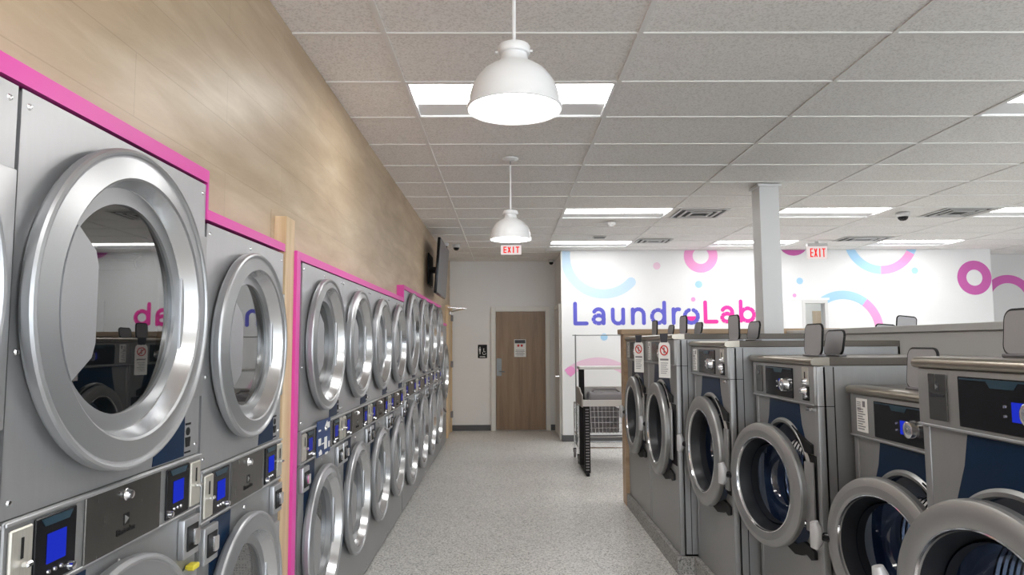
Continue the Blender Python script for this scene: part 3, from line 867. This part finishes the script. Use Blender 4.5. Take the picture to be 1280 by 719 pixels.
    MB().prism([(cxp + u * R, zc + v * R) for u, v in wv], yfront(0, .004, 0), .014).build('upper_notch_shade', 'matt', t, smooth=False)
    # ---- control fascia
    fa = MB().box(x0 + .004, -.012, zs, x1 - .004, .03, Htop - .034, .006, 2).build('fascia', 'sheet2', t)
    MB().box(x0 + .004, -.016, zs - .001, x1 - .004, -.012, zs + .007, .0015).build('edge_strip', 'steel', fa)
    zm = (zs + Htop - .034) / 2
    ph = Htop - .034 - zs
    ix = x0 + .105 * W / .77
    ins = MB().box(ix - .045, -.016, zs + .022, ix + .045, -.012, Htop - .05, .002).build('label_plate', 'paper' if sticker else 'darkplate', fa)
    if sticker:
        tx = MB()
        tx.box(ix + .010, -.0172, Htop - .085, ix + .030, -.0161, Htop - .060)
        for k in range(5): tx.box(ix - .035, -.0172, Htop - .068 - k * .008, ix - .005, -.0161, Htop - .065 - k * .008)
        for k in range(9): tx.box(ix - .033, -.0172, zs + .034 + k * .0105, ix + .018 + .012 * math.sin(k * 2.3), -.0161, zs + .038 + k * .0105)
        tx.build('lettering', 'greyplas', ins, smooth=False)
    else:
        MB().prism([(-.010, -.012), (.010, -.012), (.010, .012), (-.010, .012)], yfront(ix, -.016, zm + .035), .001).build('emblem', 'ink', ins, smooth=False)
        MB().prism([(-.006, -.008), (.007, .0), (-.006, .008)], yfront(ix, -.0171, zm + .035), .0008).build('emblem_mark', 'sheet', ins, smooth=False)
        if logo:
            text_obj('lettering', 'Electrolux', .017, 'ink', ins, (ix, -.0165, zm + .005))
    dx0, dx1 = x0 + .20 * W / .77, x0 + .545 * W / .77
    dp = MB().box(dx0, -.017, zs + .016, dx1, -.012, Htop - .052, .002).build('display', 'black', fa)
    dmid = (dx0 + dx1) / 2
    MB().prism([(dx0 + .01, Htop - .056), (dx1 - .01, Htop - .056), (dx1 - .01, Htop - .061), (dmid + .06, Htop - .061), (dmid + .045, Htop - .079), (dmid - .045, Htop - .079), (dmid - .06, Htop - .061), (dx0 + .01, Htop - .061)], yfront(0, -.017, 0), .0015).build('menu_shape', 'teal', dp, smooth=False)
    kx = dx0 + .74 * (dx1 - dx0) + kshift
    zk = zm - .012
    MB().box(kx - .075, -.0185, zk - .026, kx - .012, -.0171, zk + .026).build('screen', 'lcd' if bright else 'lcd_dim', dp, smooth=False)
    MB().lathe([(0, .030), (.008, .030), (.009, .027), (.026, .027), (.031, .024), (.034, .006), (.036, 0)], yfront(kx + .012, -.017, zk), 28).build('program_knob', 'chrome', dp)
    bt = MB()
    for k in range(2): bt.lathe([(0, .004), (.004, .004), (.005, 0)], yfront(kx - .10, -.017, zk + .012 - k * .026), 10)
    bt.build('button', 'chrome', dp)
    if coin:
        cx = x0 + .685 * W / .77
        cp = MB().box(cx - .034, -.017, zm + .002, cx + .034, -.012, Htop - .044, .002).build('coin_plate', 'coin', fa)
        MB().box(cx - .003, -.019, zm + .025, cx + .003, -.0171, zm + .06).build('coin_slot', 'matt', cp, smooth=False)
        MB().lathe([(0, .022), (.010, .02), (.012, .006), (.016, 0)], yfront(cx + .012, -.017, zm + .018), 14).build('coin_button', 'chrome', cp)
        rt = MB().box(cx - .034, -.017, zs + .018, cx + .034, -.012, zm - .006, .002).build('coin_return', 'matt', fa)
        MB().lathe([(0, .026), (.012, .022), (.018, .008), (.022, 0)], yfront(cx - .006, -.017, zm - .026), 14).prism(rrect(.03, .018, .006), yfront(cx + .01, -.017, zs + .038), .014).build('return_flap', 'chrome', rt)
        MB().box(cx - .02, -.010, zs - .028, cx + .02, .004, zs - .012, .002).build('coin_lock', 'chrome', t)
    # ---- worktop with a rolled nose
    prof = [(-.022, -.030), (-.026, -.020), (-.024, -.008), (-.014, 0), (.02, .002), (.06, .002), (.06, -.034), (-.010, -.034)]
    mt = Matrix(((0, 0, 1, x0 - .004), (1, 0, 0, 0), (0, 1, 0, Htop), (0, 0, 0, 1)))
    wt = MB().box(x0 - .004, .0605, Htop - .034, x1 + .004, D, Htop + .0015, .002).build('worktop', 'topreflect', t)
    MB().prism(prof, mt, W + .008).build('front_nose', 'top', wt, angle=50)
    # raised soap hopper with its open lids
    for k, (lx, ly, lh_, lean) in enumerate(lids):
        hp = MB().box(lx - .09, ly - .02, Htop + .001, lx + .09, ly + .02, Htop + .012, .003).build('soap_hopper', 'greyplas', t)
        pl = rrect(.19, lh_, .03, 5)
        mm = Matrix.Translation((lx, ly, Htop + .010)) @ Matrix.Rotation(R_(-lean), 4, 'X') @ Matrix.Translation((0, 0, lh_ / 2)) @ Matrix(((1, 0, 0, 0), (0, 0, -1, 0), (0, 1, 0, 0), (0, 0, 0, 1)))
        ld = MB().prism(pl, mm, .010).build('soap_lid', 'lid', hp, smooth=False)
        MB().tube([mm @ Vector((u, v, .005)) for u, v in pl + pl[:1]], .006, 6, cap=False).build('lid_rim', 'matt', ld)
    if tag_sign:
        ty = 5.70 if tag_sign == 1 else 4.78
        sg = thing('hanging_tag', 'x', 'tag', (X - .062, ty, 0), -R_(52), 'no use tags on the washers')
        pts = [(-.05, -.30), (.05, -.30), (.05, -.09)] + arc_pts(0, -.09, .05, 0, PI, 10)[1:]
        MB().prism([(u, v + Htop - .0) for u, v in pts], yfront(0, 0, 0), .002).build('card', 'paper', sg, smooth=False)
        MB().prism([(-.028, Htop - .055), (.028, Htop - .055), (.036, Htop + .006), (-.036, Htop + .006)], yfront(0, -.0021, 0), .0015).build('black_strap', 'ink', sg, smooth=False)
        mb = MB()
        mb.lathe([(.028, .0045), (.036, .0045), (.036, .0022), (.028, .0022), (.028, .0045)], yfront(0, 0, Htop - .11), 30)
        mb.obox(yfront(0, -.0035, Htop - .11) @ Matrix.Rotation(R_(-45), 4, 'Z'), .062, .008, .002)
        mb.build('prohibition_mark', 'redink', sg, smooth=False)
        tx = MB().box(-.005, -.004, Htop - .13, .005, -.0021, Htop - .09)
        tx.box(-.036, -.0035, Htop - .18, .036, -.0021, Htop - .168)
        for k in range(6): tx.box(-.032, -.0035, Htop - .20 - k * .014, .032 - .008 * (k % 3), -.0021, Htop - .196 - k * .014)
        tx.build('lettering', 'greyplas', sg, smooth=False)
        sg['label'] = {1: 'white no use tag hanging on the washer beside the wood end panel', 2: 'larger white tag with a red prohibition ring on the second washer'}[tag_sign]
    return t

washer('tall front loading washer next to the wood end panel', 6.60, 5.65, 1.16, 1.595, .335, .905, sticker=True, tag_sign=1, coin=False, bright=False, lids=((.0, .17, .125, 2), (.0, .31, .085, 9)))
washer('tall front loading washer with the larger white tag hanging on it', 5.645, 4.70, 1.16, 1.595, .335, .905, sticker=True, tag_sign=2, coin=False, bright=False, lids=((.0, .18, .13, 2), (.0, .29, .08, 9)))
washer('front loading washer with a narrow white notice strip and chrome coin fittings', 4.685, 3.915, 1.27, 1.545, .33, .875, ajar=R_(2), sticker=True, bright=False, lids=((.0, .165, .15, 0), (.0, .28, .11, 9)))
washer('front loading washer with its round door ajar and a bare label plate', 3.885, 3.105, 1.40, 1.465, .30, .835, ajar=R_(13), lids=((.06, .14, .15, 4), (.06, .24, .118, 9)))
washer('lowest front loading washer, white instruction strip and round door ajar', 3.08, 2.27, 1.54, 1.345, .285, .735, ajar=R_(15), sticker=True, coin=False, lids=((-.02, .09, .155, 5),))
washer('front loading washer cut off by the frame edge, with a maker plate', 2.25, 1.43, 1.35, 1.488, .32, .80, ajar=R_(10), coin=False, logo=True, lids=((-.19, .20, .135, 5),), kshift=.022)

# plinth, steps back with the machines
pm = MB().box(1.135, 4.69, 0, 2.25, 6.62, PL).box(1.245, 3.89, 0, 2.3, 4.69, PL).box(1.375, 3.09, 0, 2.4, 3.89, PL).box(1.515, 2.26, 0, 2.6, 3.09, PL).box(1.325, 1.4, 0, 2.5, 2.26, PL)
struct(pm.build('plinth', 'plinth', smooth=False))
# wood end panel and service partition behind the washers
struct(MB().box(1.13, 6.625, 0, 3.2, 6.80, 1.62, .003).box(1.105, 6.60, 1.62, 3.22, 6.83, 1.668, .003).build('partition_end', 'capwood'))
sp = MB().box(2.72, 1.2, 0, 2.95, 6.6, 1.60).box(2.70, 1.2, 1.60, 2.97, 6.6, 1.645, .003)
struct(sp.build('partition_service', 'duct'))
# washer of the row behind the partition, only its soap lids rise above it
def rear_washer(label, yc, lids):
    t = thing('front_load_washer', label, 'washing machine', (4.0, yc, 0), PI / 2, 'washers of the row behind the partition')
    # local front faces -Y which turns to +X
    cab = MB().box(-.38, .0, .0, .38, .95, 1.55, .006, 2).build('cabinet', 'sheet', t)
    MB().box(-.385, -.02, 1.55, .385, .95, 1.585, .01, 2).build('worktop', 'top', t)
    MB().box(-.37, -.012, 1.35, .37, 0, 1.54, .004).build('fascia', 'sheet2', t)
    MB().lathe([(.20, .0), (.32, .0), (.32, .04), (.30, .05), (.22, .05), (.20, .0)], yfront(0, 0, .9), 48).build('door', 'ring2', t)
    for lx, ly, h, tilt in lids:
        hp = MB().box(lx - .06, ly - .03, 1.585, lx + .06, ly + .03, 1.60, .003).build('soap_hopper', 'greyplas', t)
        mm = Matrix.Translation((lx, ly, 1.60 + h / 2)) @ Matrix.Rotation(R_(tilt), 4, 'X') @ Matrix.Rotation(PI / 2, 4, 'Z') @ Matrix(((1, 0, 0, 0), (0, 0, -1, 0), (0, 1, 0, 0), (0, 0, 0, 1)))
        pl = rrect(.16, h, min(.025, h * .3), 5)
        ld = MB().prism(pl, mm, .008).build('soap_lid', 'lid', hp, smooth=False)
        MB().tube([mm @ Vector((u, v, .004)) for u, v in pl + pl[:1]], .006, 6, cap=False).build('lid_rim', 'matt', ld)
rear_washer('washer behind the service partition, only its open soap lids showing', 5.55, ((0, .75, .14, 6), (.02, .95 - .04, .075, 4)))

# ------------------------------------------------------------------ ceiling lights, vents, detectors
for n_, (i, j, lab) in enumerate(lights):
    x0, y0 = TX0 + i * TW + .013, TY0 + j * TD + .013
    x1, y1 = x0 + TW - .026, y0 + TD - .026
    t = thing('ceiling_light', lab, 'ceiling light', ((x0 + x1) / 2, (y0 + y1) / 2, CE), 0, 'ceiling light panels')
    hx, hy = (x1 - x0) / 2, (y1 - y0) / 2
    b = MB()
    b.box(-hx, -hy, 0, -hx + .012, hy, .075); b.box(hx - .012, -hy, 0, hx, hy, .075)
    b.box(-hx, -hy, 0, hx, -hy + .012, .075); b.box(-hx, hy - .012, 0, hx, hy, .075)
    b.box(-hx, -hy, .075, hx, hy, .085)
    b.build('housing', 'paint', t, smooth=False)
    yl = hy * .36
    n_ = 10
    bow = [(-hy + .014 + (yl + hy - .014) * k / n_, .024 - .020 * math.sin(PI * k / n_)) for k in range(n_ + 1)]
    mt_ = Matrix(((0, 0, 1, -hx + .013), (1, 0, 0, 0), (0, 1, 0, 0), (0, 0, 0, 1)))
    MB().prism(bow, mt_, 2 * hx - .026).build('diffuser', 'light', t)
    MB().prism([(yl + .001, .024), (yl + .001, .028), (hy - .013, .016), (hy - .013, .010)], mt_, 2 * hx - .026).build('reflector', 'reflector', t, smooth=False)

def supply_vent(x, y, lab, w=.56, d=.56):
    t = thing('ceiling_vent', lab, 'air vent', (x, y, CE - .004), 0, 'square air vents in the ceiling')
    f = MB()
    for k, s in enumerate((1.0, .72, .44)):
        a, b_ = w / 2 * s, d / 2 * s
        z0, z1 = -.004 - k * .004, .002 - k * .002
        f.box(-a, -b_, z0, a, -b_ + .028, z1); f.box(-a, b_ - .028, z0, a, b_, z1)
        f.box(-a, -b_ + .028, z0, -a + .028, b_ - .028, z1); f.box(a - .028, -b_ + .028, z0, a, b_ - .028, z1)
    f.build('louvre_frame', 'vent', t, smooth=False)
    MB().box(-w / 2 + .01, -d / 2 + .01, .0021, w / 2 - .01, d / 2 - .01, .0035).build('dark_backing', 'darkvent', t, smooth=False)
supply_vent(2.21, 7.74, 'square ceiling air vent just before the column')
supply_vent(5.17, 7.72, 'wide ceiling air vent beyond the dark camera dome')
supply_vent(5.14, 9.75, 'far ceiling air vent above the blue and pink ring', .7, .4)
supply_vent(2.14, 9.85, 'far ceiling air vent between two slim light panels', .5, .4)
t = thing('ceiling_vent', 'small dark slot vent above the slim light panel', 'air vent', (1.30, 9.45, CE - .003), 0)
MB().box(-.09, -.06, -.012, .09, .06, 0, .003).build('frame', 'vent', t); MB().box(-.075, -.045, -.014, .075, .045, -.0121).build('slot', 'darkvent', t, smooth=False)

t = thing('smoke_detector', 'round white smoke detector on the ceiling between the light panels', 'smoke detector', (1.28, 8.30, CE - .003))
MB().lathe([(0, -.055), (.03, -.052), (.045, -.035), (.058, -.03), (.065, -.01), (.065, 0), (0, 0)], Matrix(), 28).build('cap', 'plastic', t)
MB().lathe([(.064, -.001), (.085, -.004), (.09, 0)], Matrix(), 28).build('mounting_ring', 'trim', t)
for x, y, r, lab in [(4.56, 7.75, .075, 'dark camera dome on the ceiling past the column'), (-.90, 10.0, .06, 'small camera dome tight behind the television'),
                     (-.74, 10.15, .06, 'small camera dome on the ceiling beside the television'), (.80, 12.05, .055, 'small black camera dome in the corner by the brown door')]:
    t = thing('camera_dome', lab, 'security camera', (x, y, CE - .003))
    MB().lathe([(r, 0), (r, -.03), (r * .8, -.045), (r * .78, -.04), (0, -.04)], Matrix(), 24).build('housing', 'vent', t)
    MB().lathe([(r * .75, -.041), (r * .68, -.065), (r * .4, -.085), (0, -.09)], Matrix(), 24).build('dome', 'black', t)

# ------------------------------------------------------------------ exit signs
def exit_sign(x, y, zb, w, h, lab, hang=.03):
    t = thing('exit_sign', lab, 'exit sign', (x, y, zb), 0, 'lit red exit signs under the ceiling')
    MB().box(-w / 2, -.018, 0, w / 2, .018, h, .004, 2).build('housing', 'exitface', t)
    MB().box(-w / 2 - .004, -.03, h, w / 2 + .004, .03, h + .045, .004).build('top_box', 'vent', t)
    MB().box(-.02, -.015, h + .045, .02, .015, CE - zb - .003, .001).build('mount', 'vent', t)
    u = w / 15.0
    lh = h * .70
    z0 = h * .15
    st = w * .055
    L = MB()
    def bar(x0, z0_, x1, z1_):
        L.box(x0, -.0205, z0_, x1, -.0181, z1_)
    cw = w * .155
    xs = [-w * .37 + k * w * .205 for k in range(4)]
    a = xs[0]; bar(a, z0, a + st, z0 + lh)
    for q in (0, .5, 1): bar(a + st, z0 + q * (lh - st), a + cw, z0 + q * (lh - st) + st)
    a = xs[1]
    for s_ in (1, -1):
        mm = yfront(a + cw / 2, -.0193, z0 + lh / 2) @ Matrix.Rotation(s_ * math.atan2(cw * .8, lh), 4, 'Z')
        L.obox(mm, st * 1.05, lh, .0022)
    a = xs[2] + cw * .3; bar(a, z0, a + st * 1.1, z0 + lh)
    a = xs[3] - cw * .1; bar(a, z0 + lh - st, a + cw * 1.15, z0 + lh); bar(a + cw * .575 - st / 2, z0, a + cw * .575 + st / 2, z0 + lh - st)
    L.build('lettering', 'exit', t, smooth=False)
exit_sign(.075, 9.95, 2.83, .30, .135, 'red EXIT sign partly hidden by the small far pendant lamp')
exit_sign(4.56, 9.95, 2.745, .29, .185, 'red EXIT sign hanging in front of the mural wall')

# ------------------------------------------------------------------ pendant lamps
def pendant(x, y, lab):
    zr = 2.355
    t = thing('pendant_lamp', lab, 'pendant lamp', (x, y, zr), 0, 'white dome pendant lamps')
    o = [(.163, -.004), (.167, .0), (.165, .010), (.158, .022), (.156, .045), (.148, .075), (.132, .105), (.110, .132), (.085, .150), (.062, .160), (.050, .172), (.046, .190), (.046, .205)]
    i_ = [(r - .004, z - .002) for r, z in o[2:]]
    MB().lathe([(0, .203)] + i_[::-1] + [(.158, .0), (.163, -.004)] + o, Matrix(), 64).build('shade', 'paint', t)
    MB().lathe([(.046, .196), (.054, .198), (.057, .204), (.057, .222), (.053, .228), (.02, .232), (0, .232)], Matrix(), 40).build('collar', 'paint', t)
    MB().tube([(-.055, 0, .205), (-.066, 0, .205)], .004).tube([(.055, -.01, .205), (.064, -.012, .205)], .004).build('thumb_screw', 'paint', t)
    MB().tube([(0, 0, .23), (0, 0, CE - zr - .06)], .0065, 12).build('rod', 'paint', t)
    MB().tube([(0, 0, CE - zr - .06), (0, 0, CE - zr - .02)], .0045, 10).build('swivel', 'greyplas', t)
    MB().lathe([(.064, 0), (.064, -.008), (.050, -.018), (.014, -.024), (0, -.024)], Matrix.Translation((0, 0, CE - zr - .003)), 32).build('canopy', 'paint', t)
    b = MB().lathe([(0, .012), (.10, .012), (.148, .016), (.149, .020), (0, .022)], Matrix(), 40)
    b.build('lit_diffuser', 'bulb', t, smooth=False)
pendant(.032, 2.34, 'large looking white dome pendant lamp hanging over the aisle')
pendant(.038, 5.36, 'second white dome pendant lamp further down the aisle')

# ------------------------------------------------------------------ television
t = thing('wall_television', 'flat television on a bracket high on the wood wall, seen edge on', 'television', (-.825, 8.98, 2.50), 0)
tv = MB().box(-.035, -.62, -.345, .0, .62, .345, .006, 2).build('casing', 'black', t)
MB().box(.0001, -.605, -.33, .003, .605, .33).build('screen', 'screen', t, smooth=False)
for o in (tv, t.children[-1]):
    o.rotation_euler = (0, R_(4), 0)
br = MB().box(-.175, -.25, -.2, -.16, .25, .2, .003).box(-.16, -.22, -.02, -.03, -.18, .02, .003).box(-.16, .18, -.02, -.03, .22, .02, .003).box(-.05, -.24, -.22, -.03, -.16, .22, .003).box(-.05, .16, -.22, -.03, .24, .22, .003)
br.build('bracket', 'matt', t)

# ------------------------------------------------------------------ folding table with overhead shelf
t = thing('folding_table', 'grey laundry folding table with black legs and an overhead shelf beyond the washers', 'table', (1.55, 8.40, 0), 0)
xl, xr = -.66, .72
for x in (xl + .05, xr - .05):
    lg = MB()
    lg.box(x - .034, -.30, .03, x + .034, -.25, .80, .004); lg.box(x - .034, .24, .03, x + .034, .29, 1.24, .004)
    lg.box(x - .02, -.34, .0, x + .02, .34, .035, .006)
    lo = lg.build('leg', 'matt', t)
    rb = MB()
    for k in range(22):
        rb.box(x - .020, -.304, .06 + k * .033, x + .020, -.300, .075 + k * .033)
    rb.build('slotted_strip', 'greyplas', lo, smooth=False)
MB().box(xl, -.33, .80, xr, .30, .835, .006, 2).build('tabletop', 'shelf', t)
MB().box(xl, -.335, .80, xr, -.325, .875, .003).box(xl, .29, .835, xr, .30, .99, .003).box(xr - .012, -.33, .835, xr, .29, .96, .003).build('raised_edge', 'shelf', t)
ep = [(-.34, .79), (.30, .79), (.30, 1.0), (-.06, 1.0), (-.20, .95), (-.34, .93)]
MB().prism(ep, Matrix(((0, 0, -1, xl), (1, 0, 0, 0), (0, 1, 0, 0), (0, 0, 0, 1))), .014).build('end_bracket', 'bracketp', t, smooth=False)
MB().box(xl, .02, 1.215, xr, .32, 1.25, .004).build('upper_shelf', 'shelf', t)
t = thing('plastic_tub', 'low grey plastic tub with a raised lid rim on the folding table', 'tub', (1.22, 8.50, .8362), 0)
MB().box(-.22, -.14, 0, .22, .14, .10, .03, 3).build('body', 'greyplas', t)
MB().tube([(-.17, 0, .10), (-.14, 0, .135), (.12, 0, .135), (.17, 0, .10)], .012).build('handle', 'greyplas', t)

# rolling cart with hanging bar, behind the table
t = thing('laundry_cart', 'chrome wire laundry cart with caster wheels and a tall hanging bar', 'cart', (1.42, 9.15, 0), 0)
cw_, cd_ = .50, .26
fr = MB()
for z in (.20, .34, .74):
    fr.tube([(-cw_, -cd_, z), (cw_, -cd_, z), (cw_, cd_, z), (-cw_, cd_, z), (-cw_, -cd_, z)], .010, 8)
for sx in (-1, 1):
    for sy in (-1, 1): fr.tube([(sx * cw_, sy * cd_, .12), (sx * cw_, sy * cd_, .74)], .010, 8)
fr.build('frame', 'chrome', t)
wr = MB()
for k in range(21):
    x = -cw_ + k * 2 * cw_ / 20
    wr.tube([(x, -cd_, .74), (x * .93, -cd_ + .03, .38), (x * .93, cd_ - .03, .38), (x, cd_, .74)], .0028, 5)
for z in (.45, .52, .59, .66):
    q = 1 - .07 * (.74 - z) / .36
    wr.tube([(-cw_ * q, -cd_ * q, z), (cw_ * q, -cd_ * q, z), (cw_ * q, cd_ * q, z), (-cw_ * q, cd_ * q, z), (-cw_ * q, -cd_ * q, z)], .0028, 5)
wr.build('wire_basket', 'chrome', t)
MB().tube([(-cw_, 0, .20), (-cw_, 0, 1.65)], .009, 8).tube([(cw_, 0, .20), (cw_, 0, 1.65)], .009, 8).tube([(-cw_ - .04, 0, 1.64), (cw_ + .04, 0, 1.64)], .007, 8).build('hanging_bar', 'plate', t)
for sx in (-1, 1):
    for sy in (-1, 1):
        wh = MB().lathe([(0, -.014), (.05, -.014), (.058, -.008), (.058, .008), (.05, .014), (0, .014)], Matrix.Translation((sx * cw_, sy * cd_, .058)) @ Matrix.Rotation(PI / 2, 4, 'Y'), 20).build('wheel', 'greyplas', t)
        MB().box(sx * cw_ - .02, sy * cd_ - .012, .07, sx * cw_ + .02, sy * cd_ + .012, .125, .003).build('fork', 'matt', wh)
t = thing('plastic_basket', 'dark slotted plastic basket standing in the wire cart', 'basket', (1.22, 9.13, .384), 0)
b = MB()
b.box(-.23, -.17, 0, .23, -.16, .10); b.box(-.23, .16, 0, .23, .17, .30); b.box(-.23, -.16, 0, -.22, .16, .30); b.box(.22, -.16, 0, .23, .16, .30); b.box(-.22, -.16, 0, .22, .16, .01)
for k in range(15):
    b.box(-.23 + k * .0321, -.17, .10, -.218 + k * .0321, -.16, .28)
b.box(-.235, -.175, .28, .235, -.158, .31); b.box(-.235, .158, .28, .235, .175, .31); b.box(-.235, -.158, .28, -.218, .158, .31); b.box(.218, -.158, .28, .235, .158, .31); b.box(-.23, -.172, .17, .23, -.158, .19)
b.build('body', 'greyplas', t, smooth=False)
